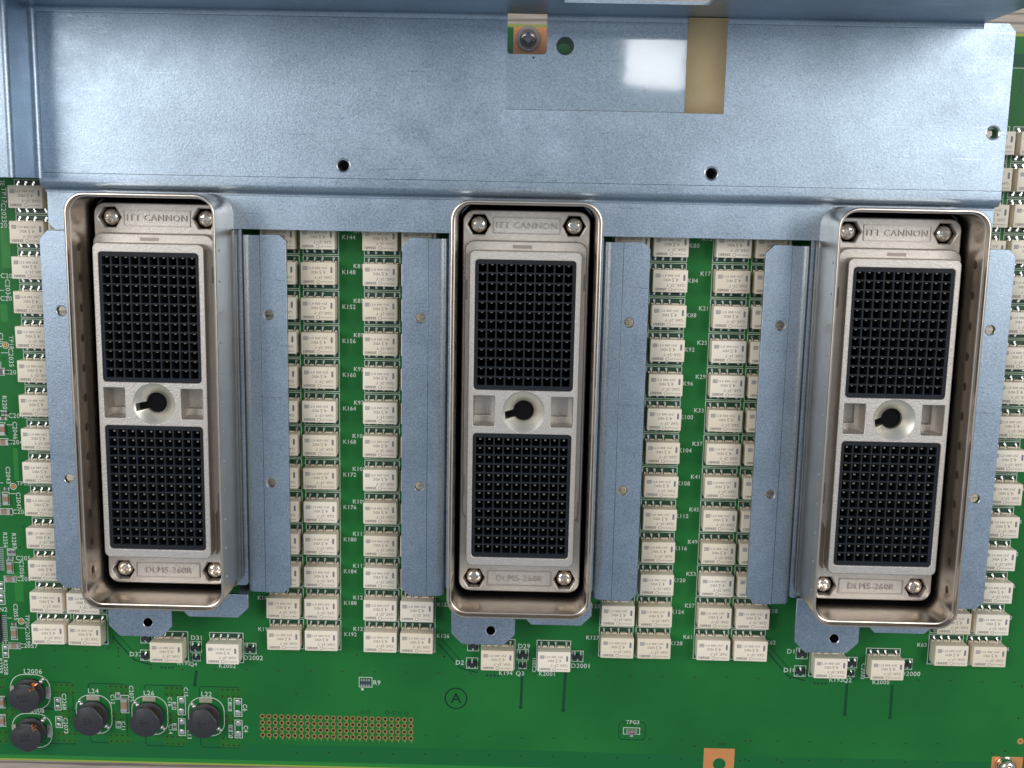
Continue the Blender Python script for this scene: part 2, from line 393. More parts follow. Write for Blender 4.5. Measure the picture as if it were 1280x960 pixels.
# plated header holes, 24 x 4
ring = plate('ring', [circle(0, 0, .80, 14), circle(0, 0, .5, 10)], 0.004, 0.09, 0.0)
pit = MB(); pit.cyl(0, 0, .51, 0.0, .03, 10); pit = pit.mesh('pit')
h0 = up(328, 895); h1 = up(513.5, 923)
m = MB()
for i in range(24):
    for j in range(4):
        x = h0[0]+(h1[0]-h0[0])*i/23; y = -158.6-j*2.08
        o = obj('plated_hole', ring, RING, pcb, (x, y, 0)); obj('hole_core', pit, HOLE, o)
        m.line([(x+.3, y-.7), (x+.15, y-1.45)], .28, .012)
obj('hole_fanout_traces', m.mesh('fan', recalc=False), RING, pcb, kind='stuff')

# copper pads
def pad_poly(x0, y0, x1, y1, hole=None):
    o = [[(x0, y0), (x1, y0), (x1, y1), (x0, y1)]]
    if hole: o.append(circle(*hole))
    return plate('copper_pad', o, 0.002, 0.05)
a = up(880, 935); b = up(918.5, 935.5)
obj('copper_pad', pad_poly(a[0], -175.0, b[0], a[1], (hole_b[0], hole_b[1], 2.0)), CUPAD, pcb)
a = up(1240, 945.5); obj('copper_pad', pad_poly(a[0], -175.0, a[0]+9.6, a[1]), CUPAD, pcb)
a = up(642, 33.5); obj('copper_pad', pad_poly(a[0], 41.0, a[0]+10.2, a[1]), CUPAD, pcb)
p = up(1275.5, 926.5); o = obj('copper_via', plate('v', [circle(0, 0, 1.0), circle(0, 0, .35, 8)], .002, .06), CUPAD, pcb, (p[0], p[1], 0))

# ------------------------------------------------------------------ silkscreen lettering
ZS = 0.02
def printed(s, px, py, size=1.9, rot=0, mat=SILK, bold=0.02):
    x, y = up(px, py); return obj('printed_reference', text_mesh(s, size, 0, True, bold), None, pcb, (x, y, ZS), math.radians(rot)) if False else _pr(s, x, y, size, rot, mat, bold)
def _pr(s, x, y, size, rot, mat, bold):
    me = text_mesh(s, size, 0, True, bold*.6)
    if not me.materials: me.materials.append(mat)
    return obj('printed_reference', me, None, pcb, (x, y, ZS), math.radians(rot))
PY = 10.0995
COLX = [-141.64, -130.40, -69.84, -58.37, -40.54, -29.40, 31.30, 42.54, 60.35, 71.68, 132.00, 143.50]
for r in range(0, 14):
    y = -r*PY
    if r >= 1: _pr('K%d' % (140+4*r), COLX[3]+8.1, y+.2, 1.75, 0, SILK, .035)
    if r >= 1: _pr('K%d' % (73+4*r), COLX[4]-6.9, y+2.0, 1.75, 0, SILK, .035)
    if r >= 1: _pr('K%d' % (76+4*r), COLX[7]+7.2, y-.2, 1.75, 0, SILK, .035)
    if r >= 1: _pr('K%d' % (9+4*r), COLX[8]-7.0, y+1.9, 1.75, 0, SILK, .035)
    if r >= 12: _pr('K%d' % (139+4*r), COLX[2]-6.9, y+1.2, 1.75, 0, SILK, .035)
    if r >= 12: _pr('K%d' % (74+4*r), COLX[5]+7.6, y+.4, 1.75, 0, SILK, .035)
    if r >= 12: _pr('K%d' % (75+4*r), COLX[6]-7.2, y+1.0, 1.75, 0, SILK, .035)
    if r >= 12: _pr('K%d' % (10+4*r), COLX[9]+7.0, y+.8, 1.75, 0, SILK, .035)
    if r >= 12: _pr('K%d' % (11+4*r), COLX[10]-7.2, y+1.2, 1.75, 0, SILK, .035)
    if r >= 4: _pr('K%d' % (12+4*r), COLX[11]+6.4, y+.4, 1.75, 0, SILK, .035)
for s, x, y, sz, rot in (
    ('D32', 169.5, 818, 2.1, 0), ('D31', 246, 797.5, 2.1, 0), ('Q4', 241.5, 830.5, 1.8, 0), ('D2002', 316.5, 822.5, 2.1, 0),
    ('K195', 230, 829, 1.9, 0), ('K2002', 284, 832.5, 1.9, 0),
    ('D21', 577, 828.5, 2.1, 0), ('D29', 655, 808, 2.1, 0), ('Q3', 650, 842, 2.0, 0), ('D2001', 726, 832.5, 2.1, 0),
    ('K194', 632, 841.5, 1.9, 0), ('K2001', 684, 842.5, 1.9, 0), ('C2001', 668, 831, 1.7, 90),
    ('D10', 987, 838, 2.1, 0), ('D1', 989, 814.5, 2.1, 0), ('Q2', 1059, 850.5, 2.0, 0), ('D2000', 1138, 842.5, 2.1, 0),
    ('K193', 1045, 850, 1.9, 0), ('K2000', 1101, 853, 1.9, 0), ('C2000', 1078.5, 839, 1.8, -90),
    ('L2006', 41, 839.5, 2.2, 0), ('L2008', 45, 888.5, 2.0, 0), ('L24', 116.5, 864, 2.2, 0), ('L26', 186, 866.5, 2.2, 0), ('L22', 258, 868, 2.2, 0),
    ('C2268', 80, 877, 1.9, -90), ('C2073', 82, 907, 1.9, -90), ('C12', 140.5, 874, 1.8, -90), ('C11', 154, 907.5, 1.8, -90),
    ('C2075', 164, 867, 1.9, -90), ('C16', 212, 877, 1.8, -90), ('C15', 232, 865, 1.8, -90), ('C14', 213, 911.5, 1.8, -90), ('C13', 236.5, 918, 1.8, -90),
    ('C8', 287, 876, 1.8, -90), ('C6', 306, 884.5, 1.9, -90), ('C4', 307, 911, 1.9, -90), ('C7', 288, 917, 1.7, -90),
    ('R9', 471, 853.5, 2.1, 0), ('TPG3', 791, 903, 1.7, 0),
    ('TP17', 5, 244, 2.0, -90), ('C2023', 4.5, 266, 2.0, -90), ('C203', 4, 282, 2.0, 0), ('C20', 8, 345, 2.0, 0), ('C2034', 9.5, 361, 2.0, -90),
    ('C203', 10, 373.5, 2.0, 0), ('C203', 1, 425, 1.9, -90), ('TP18', 14, 428, 1.8, -90), ('C2035', 13.5, 447, 2.0, -90), ('C20', 13, 465.5, 2.0, 0),
    ('R220', 5.5, 503, 1.9, -90), ('C2045', 22, 520, 2.0, 0), ('C2046', 18.5, 538, 1.9, -90), ('C204', 19, 553, 2.0, 0),
    ('C2043', 10, 594, 1.9, -90), ('TP19', 29, 604.5, 1.8, 0), ('C2047', 23, 626, 1.9, -90), ('C204', 25, 640, 2.0, 0),
    ('R2256', 6.5, 675, 1.8, -90), ('R2287', 17.5, 676, 1.8, -90), ('C205', 29, 698, 2.0, 0), ('C2056', 27, 711, 1.9, -90), ('C205', 29.5, 724, 2.0, 0),
    ('C2055', 19.5, 765, 1.9, -90), ('TP20', 34, 776, 1.8, -90), ('C2059', 34.5, 794, 1.9, -90), ('C2057', 35.5, 807.5, 2.0, 0),
    ('R2258', 7, 834, 1.8, -90), ('R2259', .5, 832, 1.8, -90), ('N2', 4, 762, 2.0, 0), ('N1', 4, 802, 2.0, 0), ('J5', 0.5, 229, 1.8, -90)):
    x, y = up(x, y); _pr(s, x, y, sz, rot, SILK, .02)
x, y = up(570, 873); obj('printed_emblem', text_mesh('A', 4.6, 0, True, .06), DKPRINT, pcb, (x, y, ZS))
m = MB(); m.line(circle(x, y, 3.35, 28), .42, ZS, True); obj('printed_emblem_ring', m.mesh('ring', recalc=False), DKPRINT, pcb)

silk = MB()
def sbox(x0, y0, x1, y1, wd=.2):
    a = up(x0, y0); b = up(x1, y1); silk.frame(a[0], b[0], b[1], a[1], wd, ZS)
for x, y, hw, hh in ((-130.6, -159.4, 5.55, 6.4), (-113.1, -159.3, 5.6, 6.4), (-95.4, -159.3, 5.6, 6.4), (-150.2, -152.4, 6.2, 5.7), (-150.3, -165.3, 6.2, 5.65)):
    silk.line(rrect(hw, hh, 4.4, 5, x, y), .24, ZS, True)
for q in ((68, 872, 76.5, 887.5), (69.5, 895.5, 78, 909.5), (144.5, 866, 150, 874), (145, 902, 151, 910), (151, 869, 161.5, 891), (215, 878, 220, 886.5),
          (222, 871, 232, 893.5), (215.5, 904.5, 220.5, 912.5), (223, 898, 232, 919.5), (285.5, 880, 289.5, 888.5), (292.5, 873, 302.5, 895.5),
          (286, 906.5, 290.5, 922), (293.5, 900, 303, 922.5), (449, 846.5, 465, 859), (779.5, 909.5, 799.5, 918),
          (1240, 1, 1241, 2), (-6, 460, 6, 469), (-8, 513, 9, 525), (-8, 528, 7, 544), (-8, 548, 10.5, 556.5), (3, 615, 12, 631), (-6, 635.5, 16, 643.5),
          (9, 686, 14, 694), (14.5, 686, 19.5, 694), (8.5, 700, 17, 716.5), (5, 720, 20.5, 727.5), (-6, 727, 6, 739), (-6, 741, 6.5, 755.5),
          (13.5, 783.5, 22, 799.5), (11, 803.5, 26, 811), (3, 806, 11, 822), (-8, 870, 6.5, 885), (-8, 893, 7.5, 908)):
    sbox(*q)
for x, y in ((7, 431.5), (16.5, 608), (26.5, 776.5)):
    p = up(x, y); silk.line(circle(p[0], p[1], .95, 14), .22, ZS, True)
for a, b in (((22, 785), (33, 785)), ((12, 617), (21, 617)), ((17, 703), (27, 703)), ((8, 531), (17, 531)), ((1, 441), (11, 441)), ((1, 452), (1, 462)),
             ((0, 363), (5, 363)), ((5, 225), (5, 232)), ((0, 603.5), (4, 603.5)), ((9, 772.5), (15, 772.5)), ((30, 606), (45, 607))):
    silk.line([up(*a), up(*b)], .18, ZS)
a = up(1262, 85); silk.line([(a[0]-6, a[1]), (BX1-2, a[1])], .2, ZS)
# loop print near the right edge
a = up(1283, 103); silk_dark = MB(); silk_dark.line(rrect(1.6, 3.4, 1.5, 5, a[0], a[1]), .25, .008, True)
obj('mask_gap_loop', silk_dark.mesh('loop', recalc=False), DKGREEN, pcb)
obj('printed_outlines', silk.mesh('silk', recalc=False), SILK, pcb, kind='stuff')
# test point rings
m = MB()
for x, y in ((7, 431.5), (16.5, 608), (26.5, 776.5)):
    p = up(x, y); o = obj('test_pad', plate('tp', [circle(0, 0, .62, 12), circle(0, 0, .25, 8)], .003, .05), CUPAD, pcb, (p[0], p[1], 0))

# solder pads of unfitted parts
def pad(px0, py0, px1, py1):
    a = up(px0, py0); b = up(px1, py1); w_, h_ = abs(b[0]-a[0])/2, abs(a[1]-b[1])/2
    mb = MB(); L = lambda d, z: [(x, y, z) for x, y in rrect(w_-d, h_-d, min(w_, h_)*.6, 3)]
    mb.loft([L(0, .003), L(.0, .06), L(.25*min(w_, h_), .16)], cap1=True)
    obj('solder_pad', mb.mesh('solder', 60), SOLDER, pcb, ((a[0]+b[0])/2, (a[1]+b[1])/2, 0))
for q in ((69.5, 873.5, 75, 878.5), (69.5, 881, 75, 886), (71, 897, 76.5, 901.5), (71, 904, 76.5, 908.5), (223.5, 872.5, 230.5, 879), (223.5, 886, 230.5, 892),
          (224.5, 899.5, 231, 905.5), (224.5, 912, 231, 918), (294, 875, 301, 881), (294, 888, 301, 894.5), (295, 901.5, 301.5, 907.5), (295, 914, 301.5, 921),
          (-2, 728.5, 4, 733), (-2, 734.5, 4, 738), (-2, 743, 4.5, 748), (-1, 749.5, 4.5, 754), (4, 807.5, 9.5, 812.5), (4.5, 815, 10, 820),
          (-2, 872, 5, 876.5), (-2, 895, 5, 899.5)):
    pad(*q)

# ------------------------------------------------------------------ relays
def relay_body():
    mb = MB()
    def L(hw, hh, r, z): return [(x, y, z) for x, y in rrect(hw, hh, r, 2)]
    mb.loft([L(4.86, 3.02, .25, .35), L(4.93, 3.12, .25, 1.2), L(4.98, 3.22, .2, 4.95), L(4.93, 3.17, .2, 5.13), L(4.80, 3.05, .15, 5.2)], cap0=True, cap1=True)
    for sy in (1, -1):
        for x0, x1 in ((-4.75, -4.35), (-3.35, -2.2), (-1.2, .05), (1.1, 3.3), (4.3, 4.75)):
            y0, y1 = (3.0, 3.34) if sy > 0 else (-3.34, -3.0)
            mb.box(x0, x1, y0, y1, .25, 1.35)
    return mb.mesh('relay_case', 35)
def relay_print():
    mb = MB(); z = 5.215
    R_ = math.pi
    join_text(mb, 'JNV-888 RTC', .95, -.2, 1.62, z, R_, .0)
    join_text(mb, '4.5', 1.5, 1.35, .42, z, R_, .0); join_text(mb, 'VDC', 1.0, -.95, .38, z, R_, .02)
    join_text(mb, 'G6K-2F-Y', 1.2, 1.55, -1.08, z, R_, .0)
    join_text(mb, '20360I1', 1.0, -2.75, -2.32, z, R_, .04); join_text(mb, 'OMRON JPN', .60, 2.55, -2.35, z, R_, .0)
    mb.line(circle(.1, -2.35, .48, 12), .12, z, True)
    return mb.mesh('relay_print', recalc=False)
def relay_square():
    mb = MB(); z = 5.213
    for i in range(4): mb.rect(-4.3+i*.36, -4.3+i*.36+.22, .95, 2.1, z)
    for i in range(3): mb.rect(-4.3, -3.0, 1.0+i*.4, 1.0+i*.4+.18, z+.002)
    return mb.mesh('relay_square', recalc=False)
def relay_bar():
    mb = MB(); z = 5.214
    mb.add([(x, y, z) for x, y in rrect(.30, .88, .2, 2, 3.95, 1.05)], [tuple(range(12))]); return mb.mesh('bar', recalc=False)
def relay_pins():
    mb = MB()
    for sy in (1, -1):
        for x in (-3.88, -1.66, .56, 3.82):
            a = sorted((sy*3.1, sy*3.75)); mb.box(x-.22, x+.22, a[0], a[1], .75, .98)
            a = sorted((sy*3.6, sy*3.82)); mb.box(x-.22, x+.22, a[0], a[1], .2, .9)
            a = sorted((sy*3.6, sy*4.28)); mb.box(x-.24, x+.24, a[0], a[1], .12, .3)
            mb.cyl(x, sy*4.1, .36, .01, .2, 8)
    return mb.mesh('relay_pins', 30)
def relay_outline():
    mb = MB(); mb.frame(-5.16, 5.16, -4.83, 4.76, .2, ZS)
    return mb.mesh('relay_outline', recalc=False)
def relay_shade():  # painted shade on the board around the relay pins
    mb = MB()
    for sy in (1, -1):
        y0, y1 = sorted((sy*2.9, sy*4.62)); mb.rect(-5.0, 5.0, y0, y1, .010)
    return mb.mesh('pad_shade', recalc=False)
PINSHADE = plain('painted_pin_shade', (0.008, 0.060, 0.026), 0.4)  # dark green for the shade painted beside each relay
R_BODY, R_PRINT, R_SQ, R_BAR, R_PIN, R_OUT, R_SH = relay_body(), relay_print(), relay_square(), relay_bar(), relay_pins(), relay_outline(), relay_shade()
for me_, mt in ((R_BODY, CREAM), (R_PRINT, INK), (R_SQ, INKH), (R_BAR, INKD), (R_PIN, SILVER), (R_OUT, SILK), (R_SH, PINSHADE)): me_.materials.append(mt)
relay0 = [None]
def relay(x, y, label, group, z=0):
    jx, jy, jr = random.uniform(-.08, .08), random.uniform(-.08, .08), random.uniform(-.010, .010)
    if relay0[0] is None:
        t = thing('relay', label, 'relay', (x+jx, y+jy, z), group, jr)
        obj('case', R_BODY, None, t); obj('case_print', R_PRINT, None, t, kind='stuff'); obj('square_mark', R_SQ, None, t, kind='stuff')
        obj('polarity_bar', R_BAR, None, t); obj('solder_pins', R_PIN, None, t, kind='stuff')
        relay0[0] = t
    else:
        src = relay0[0]; t = src.copy(); C.objects.link(t); t.location = Vector((x+jx, y+jy, z))*S; t.rotation_euler = (0, 0, jr)
        t['label'] = label; t['group'] = group
        for ch in list(src.children):
            c = ch.copy(); C.objects.link(c); c.parent = t
    obj('printed_relay_outline', R_OUT, None, pcb, (x, y, 0)); obj('relay_pad_shade', R_SH, None, pcb, (x, y, 0), kind='stuff')
    return t
ORD = ['first', 'second', 'third', 'fourth', 'fifth', 'sixth', 'seventh', 'eighth', 'ninth', 'tenth', 'eleventh', 'twelfth', 'thirteenth', 'fourteenth', 'fifteenth', 'sixteenth']
GR = 'cream relays in columns on the circuit board'
for r in range(14):
    n = ORD[r] if r < 13 else 'bottom'
    relay(COLX[0], -r*PY, 'cream relay, %s from the top in the column along the left edge' % n if r < 13 else 'cream relay at the bottom of the column along the left edge', GR)
for r in (0, 1, 12, 13):
    relay(COLX[1], -r*PY, {0: 'sliver of cream relay behind the plate corner, beside the top relay at the left edge',
                           1: 'sliver of cream relay just above the left wing, beside the second left-edge relay',
                           12: 'cream relay partly hidden by the lower left corner of the left connector shell',
                           13: 'cream relay just left of the holed tab under the left connector'}[r], GR)
for r in range(1, 14):
    hid = 'edge of a cream relay showing from under the left connector\'s right wing, beside relay K%d' % (140+4*r)
    relay(COLX[2], -r*PY, hid if r < 12 else 'cream relay below the left connector\'s right wing, left of relay K%d' % (140+4*r), GR)
    relay(COLX[3], -r*PY, 'cream relay immediately left of the printed K%d' % (140+4*r), GR)
    relay(COLX[4], -r*PY, 'cream relay immediately right of the printed K%d' % (73+4*r), GR)
    hid = 'edge of a cream relay showing at the middle connector\'s left wing, beside relay K%d' % (73+4*r)
    relay(COLX[5], -r*PY, hid if r < 12 else 'cream relay below the middle connector\'s left wing, right of relay K%d' % (73+4*r), GR)
    if r in (1, 12, 13):
        relay(COLX[6], -r*PY, 'cream relay in the gap above the middle connector\'s right wing' if r == 1 else 'cream relay under the middle connector\'s right wing, beside relay K%d' % (76+4*r), GR)
    relay(COLX[7], -r*PY, 'cream relay immediately left of the printed K%d' % (76+4*r), GR)
    relay(COLX[8], -r*PY, 'cream relay immediately right of the printed K%d' % (9+4*r), GR)
    hid = 'edge of a cream relay showing at the right connector\'s left wing, beside relay K%d' % (9+4*r)
    relay(COLX[9], -r*PY, hid if r < 12 else 'cream relay below the right connector\'s left wing, right of relay K%d' % (9+4*r), GR)
for r, w_ in ((3, 'upper'), (8, 'lower')):
    relay(COLX[1], -r*PY, 'cream relay glimpsed through the %s hole of the left connector\'s left wing' % w_, GR)
    relay(COLX[6], -r*PY, 'cream relay glimpsed through the %s hole of the middle connector\'s right wing' % w_, GR)
    relay(COLX[10], -r*PY, 'cream relay glimpsed through the %s hole of the right connector\'s right wing' % w_, GR)
for r in range(-2, 14):
    n = ORD[r+2] if r < 13 else 'bottom'
    relay(COLX[11], -r*PY, 'cream relay, %s from the top in the column along the right edge' % n if r < 13 else 'cream relay at the bottom right corner, right of relay K63', GR)
    if r in (-2, -1, 0, 1):
        relay(COLX[10], -r*PY, 'part of a cream relay at the plate\'s right edge, beside the %s right-edge relay' % n, GR)
    if r == 12: relay(COLX[10], -r*PY, 'cream relay partly hidden by the right connector\'s lower right corner', GR)
    if r == 13: relay(COLX[10], -r*PY, 'cream relay immediately right of the printed K63', GR)
G2 = 'single cream relays below the connectors'
for k, (nm, ka, kb) in enumerate((('left', 'K195', 'K2002'), ('middle', 'K194', 'K2001'), ('right', 'K193', 'K2000'))):
    g = 100.87*k
    relay(-105.65+g, -136.2, 'cream relay just under the holed tab below the %s connector' % nm, G2)
    relay(-88.55+g, -136.25, 'cream relay right of the two small diodes below the %s connector' % nm, G2)

# ------------------------------------------------------------------ small three-leg parts
def sot():
    mb = MB(); mb.loft([[(x, y, z) for x, y in rrect(hw, hh, .12, 2)] for hw, hh, z in ((.72, 1.4, .1), (.8, 1.5, .5), (.68, 1.36, 1.0))], cap0=True, cap1=True)
    return mb.mesh('sot', 35)
def sot_leads():
    mb = MB()
    mb.box(.5, 1.6, -.26, .26, .05, .3); mb.box(.72, .9, -.24, .24, .2, 1.06); mb.box(.45, .8, -.2, .2, 1.0, 1.08)
    for y in (-.95, .95): mb.box(-1.6, -.75, y-.26, y+.26, .05, .3); mb.box(-.9, -.72, y-.22, y+.22, .2, .95)
    return mb.mesh('leads')
SB, SL = sot(), sot_leads(); SB.materials.append(BLACKP); SL.materials.append(SILVER)
SF = MB(); SF.frame(-1.75, 1.75, -1.75, 1.75, .2, ZS); SF = SF.mesh('f', recalc=False); SF.materials.append(SILK)
diode0 = {}
def diode(x, y, rz, label, cat='diode', sc=1.0):
    if 'd' not in diode0:
        t = thing('diode', label, cat, (x, y, 0), 'small black three-leg parts', math.radians(rz))
        obj('body', SB, None, t); obj('leads', SL, None, t, kind='stuff'); diode0['d'] = t
    else:
        s_ = diode0['d']; t = s_.copy(); C.objects.link(t); t.location = Vector((x, y, 0))*S; t.rotation_euler = (0, 0, math.radians(rz))
        t['label'] = label; t['category'] = cat
        for ch in s_.children: c = ch.copy(); C.objects.link(c); c.parent = t
    t.scale = (sc, sc, sc)
    o = obj('printed_part_outline', SF, None, pcb, (x, y, 0)); o.scale = (sc*.98, sc*.98, 1)
for k, nm in enumerate(('left', 'middle', 'right')):
    g = 100.87*k
    names = (('D32', 'D31', 'Q4', 'D2002'), ('D21', 'D29', 'Q3', 'D2001'), ('D10', 'D9', 'Q2', 'D2000'))[k]
    a = up(182, 819); diode(a[0]+g+.2, a[1], 90, 'small black diode marked %s, left of the relay under the holed tab' % names[0], 'diode')
    a = up(182, 796); diode(a[0]+g+.2, a[1]-.3, -90, 'small black diode mostly hidden under the holed tab above %s' % names[0], 'diode')
    a = up(245, 808.5); diode(a[0]+g, a[1], -90, 'small black diode between the two relays below the %s connector, above %s' % (nm, names[2]), 'diode')
    a = up(245.5, 821.5); diode(a[0]+g, a[1], 90, 'tiny black transistor marked %s, directly below a diode' % names[2], 'transistor', .72)
    a = up(314, 810.5); diode(a[0]+g-.2, a[1], -90, 'small black diode marked %s, right of its relay' % names[3], 'diode')

# ------------------------------------------------------------------ chip capacitors / resistors at the left and by the inductors
def chip(px, py, w_, h_, label, mat=CAPB, name='chip_capacitor', cat='capacitor', ht=.9):
    x, y = up(px, py, .4); t = thing(name, label, cat, (x, y, 0), 'small chip parts')
    mb = MB(); hz = h_ > w_
    if hz: mb.box(-w_/2+.02, w_/2-.02, -h_*.27, h_*.27, .05, ht)
    else: mb.box(-w_*.27, w_*.27, -h_/2+.02, h_/2-.02, .05, ht)
    obj('body', mb.mesh('chip'), mat, t)
    for s_ in (1, -1):
        mb = MB(); a, b = sorted((s_*(h_ if hz else w_)*.26, s_*(h_ if hz else w_)*.5))
        if hz: mb.box(-w_/2, w_/2, a, b, .03, ht+.03)
        else: mb.box(a, b, -h_/2, h_/2, .03, ht+.03)
        obj('end_cap', mb.mesh('end'), SOLDER, t)
chip(156, 880, 1.9, 4.2, 'brown chip capacitor standing upright beside the printed C2075', ht=1.5)
chip(17.5, 791, 1.6, 3.2, 'small brown chip capacitor left of the printed C2059')
chip(18, 807, 3.1, 1.5, 'small brown chip capacitor left of the printed C2057')
chip(12.5, 708.5, 1.6, 3.2, 'small brown chip capacitor left of the printed C2056')
chip(13, 723.5, 3.1, 1.5, 'small brown chip capacitor lying just below the C2056 capacitor')
chip(7.5, 623.5, 1.6, 3.2, 'small brown chip capacitor left of the printed C2047')
chip(6, 639.5, 3.4, 1.5, 'small brown chip capacitor lying just below the C2047 capacitor')
chip(3, 536.5, 1.7, 3.2, 'small brown chip capacitor left of the printed C2046')
chip(4.5, 552.5, 3.0, 1.5, 'small brown chip capacitor lying just below the C2046 capacitor')
chip(2, 464.5, 2.2, 1.5, 'small grey chip capacitor at the left edge level with the sixth relay', CAPG)
chip(11.5, 690, .8, 1.5, 'left one of the tiny resistor pair below the printed R2287', CAPG, 'chip_resistor', 'resistor', .5)
chip(17, 690, .8, 1.5, 'right one of the tiny resistor pair below the printed R2287', CAPG, 'chip_resistor', 'resistor', .5)
chip(3.5, 516.5, .8, 1.5, 'left one of the tiny resistor pair below the printed R220', CAPG, 'chip_resistor', 'resistor', .5)
chip(7.5, 516.5, .8, 1.5, 'right one of the tiny resistor pair below the printed R220', CAPG, 'chip_resistor', 'resistor', .5)
chip(13.5, 697.5, 1.8, .9, 'tiny grey chip lying between the resistor pair and the C2056 capacitor', CAPG, 'chip_resistor', 'resistor', .5)
chip(17.5, 780, 1.6, .9, 'tiny grey chip lying just above the C2059 capacitor', CAPG, 'chip_resistor', 'resistor', .5)
chip(8.5, 611, 1.7, .9, 'tiny grey chip lying just above the C2047 capacitor', CAPG, 'chip_resistor', 'resistor', .5)
chip(4, 523, 2.0, .9, 'tiny grey chip lying just above the C2046 capacitor', CAPG, 'chip_resistor', 'resistor', .5)
chip(1.5, 877.5, 2.0, 3.2, 'brown chip capacitor at the left edge beside the upper dark inductor', CAPB, ht=1.0)
chip(1.5, 900.5, 2.0, 3.2, 'brown chip capacitor at the left edge beside the lower dark inductor', CAPB, ht=1.0)
chip(147.5, 870.2, .75, 1.5, 'tiny chip resistor beside the printed C12', CAPG, 'chip_resistor', 'resistor', .4)
chip(148, 906, .75, 1.5, 'tiny chip resistor beside the printed C11', CAPG, 'chip_resistor', 'resistor', .4)
chip(217.7, 882, .75, 1.5, 'tiny chip resistor beside the printed C16', CAPG, 'chip_resistor', 'resistor', .4)
chip(218.2, 908.5, .75, 1.5, 'tiny chip resistor beside the printed C14', CAPG, 'chip_resistor', 'resistor', .4)
chip(287.5, 884.3, .75, 1.5, 'tiny chip resistor beside the printed C8', CAPG, 'chip_resistor', 'resistor', .4)
chip(288.2, 911, .75, 1.5, 'tiny chip resistor beside the printed C7', CAPG, 'chip_resistor', 'resistor', .4)
# edge ICs: comb of leads with the dark body running out of frame
for py0, py1, n_, px, lab in ((769, 800, 14, 6, 'black chip with a comb of fine leads at the left edge above C2057'),
                              (684, 712, 13, 2, 'black chip with a comb of fine leads at the left edge level with R2256'),
                              (610, 632, 10, -2, 'black chip with a comb of fine leads at the left edge beside C2047')):
    a = up(px, py0); b = up(px, py1); t = thing('integrated_circuit', lab, 'chip', (a[0]-4.2, (a[1]+b[1])/2, 0), 'edge chips')
    mb = MB(); hh = (a[1]-b[1])/2+.6; mb.loft([[(x, y, z) for x, y in rrect(3.2-d, hh-d, .1, 1)] for d, z in ((.1, .1), (0, .6), (.15, 1.1))], cap0=True, cap1=True)
    obj('body', mb.mesh('ic', 35), BLACKP, t)
    mb = MB()
    for i in range(n_):
        y = hh-.6-(a[1]-b[1])*i/(n_-1); mb.box(3.1, 4.9, y-.13, y+.13, .05, .3)
    obj('leads', mb.mesh('leads'), SILVER, t, kind='stuff')
# R9 array
x, y = up(457, 852.7); t = thing('resistor_array', 'small resistor array with eight silver ends beside the printed R9', 'resistor', (x, y, 0))
mb = MB(); mb.box(-1.5, 1.5, -.75, .75, .03, .5); obj('body', mb.mesh('b'), plain('array_body', (.03, .06, .07), .4), t)
for i in range(4):
    for s_ in (1, -1):
        mb = MB(); a, b = sorted((s_*.55, s_*1.2)); mb.box(-1.4+i*.77, -1.4+i*.77+.48, a, b, .02, .55); obj('end_cap', mb.mesh('e'), SOLDER, t)
x, y = up(453, 861.5); mb = MB(); mb.cyl(0, 0, .42, 0.002, .02, 10); obj('printed_dot', mb.mesh('d'), SILK, pcb, (x, y, 0))
# TPG3 test point
x, y = up(789.5, 914); t = thing('test_point', 'small silver surface test loop below the printed TPG3', 'test point', (x, y, 0))
mb = MB(); mb.box(-1.7, 1.7, -.7, .7, .02, .16); obj('base', mb.mesh('b'), SOLDER, t)
mb = MB(); mb.box(-1.2, 1.2, -.62, -.38, .2, 1.2); mb.box(-1.2, 1.2, .38, .62, .2, 1.2); mb.box(-1.2, -.9, -.37, .37, .2, 1.2); mb.box(.9, 1.2, -.37, .37, .2, 1.2)
obj('loop', mb.mesh('l'), plain('loop_metal', (.62, .5, .5), .3, 1), t, kind='stuff')
mb = MB(); mb.box(-.55, .55, -1.75, -.68, .1, .3); obj('tail', mb.mesh('t'), SOLDER, t)

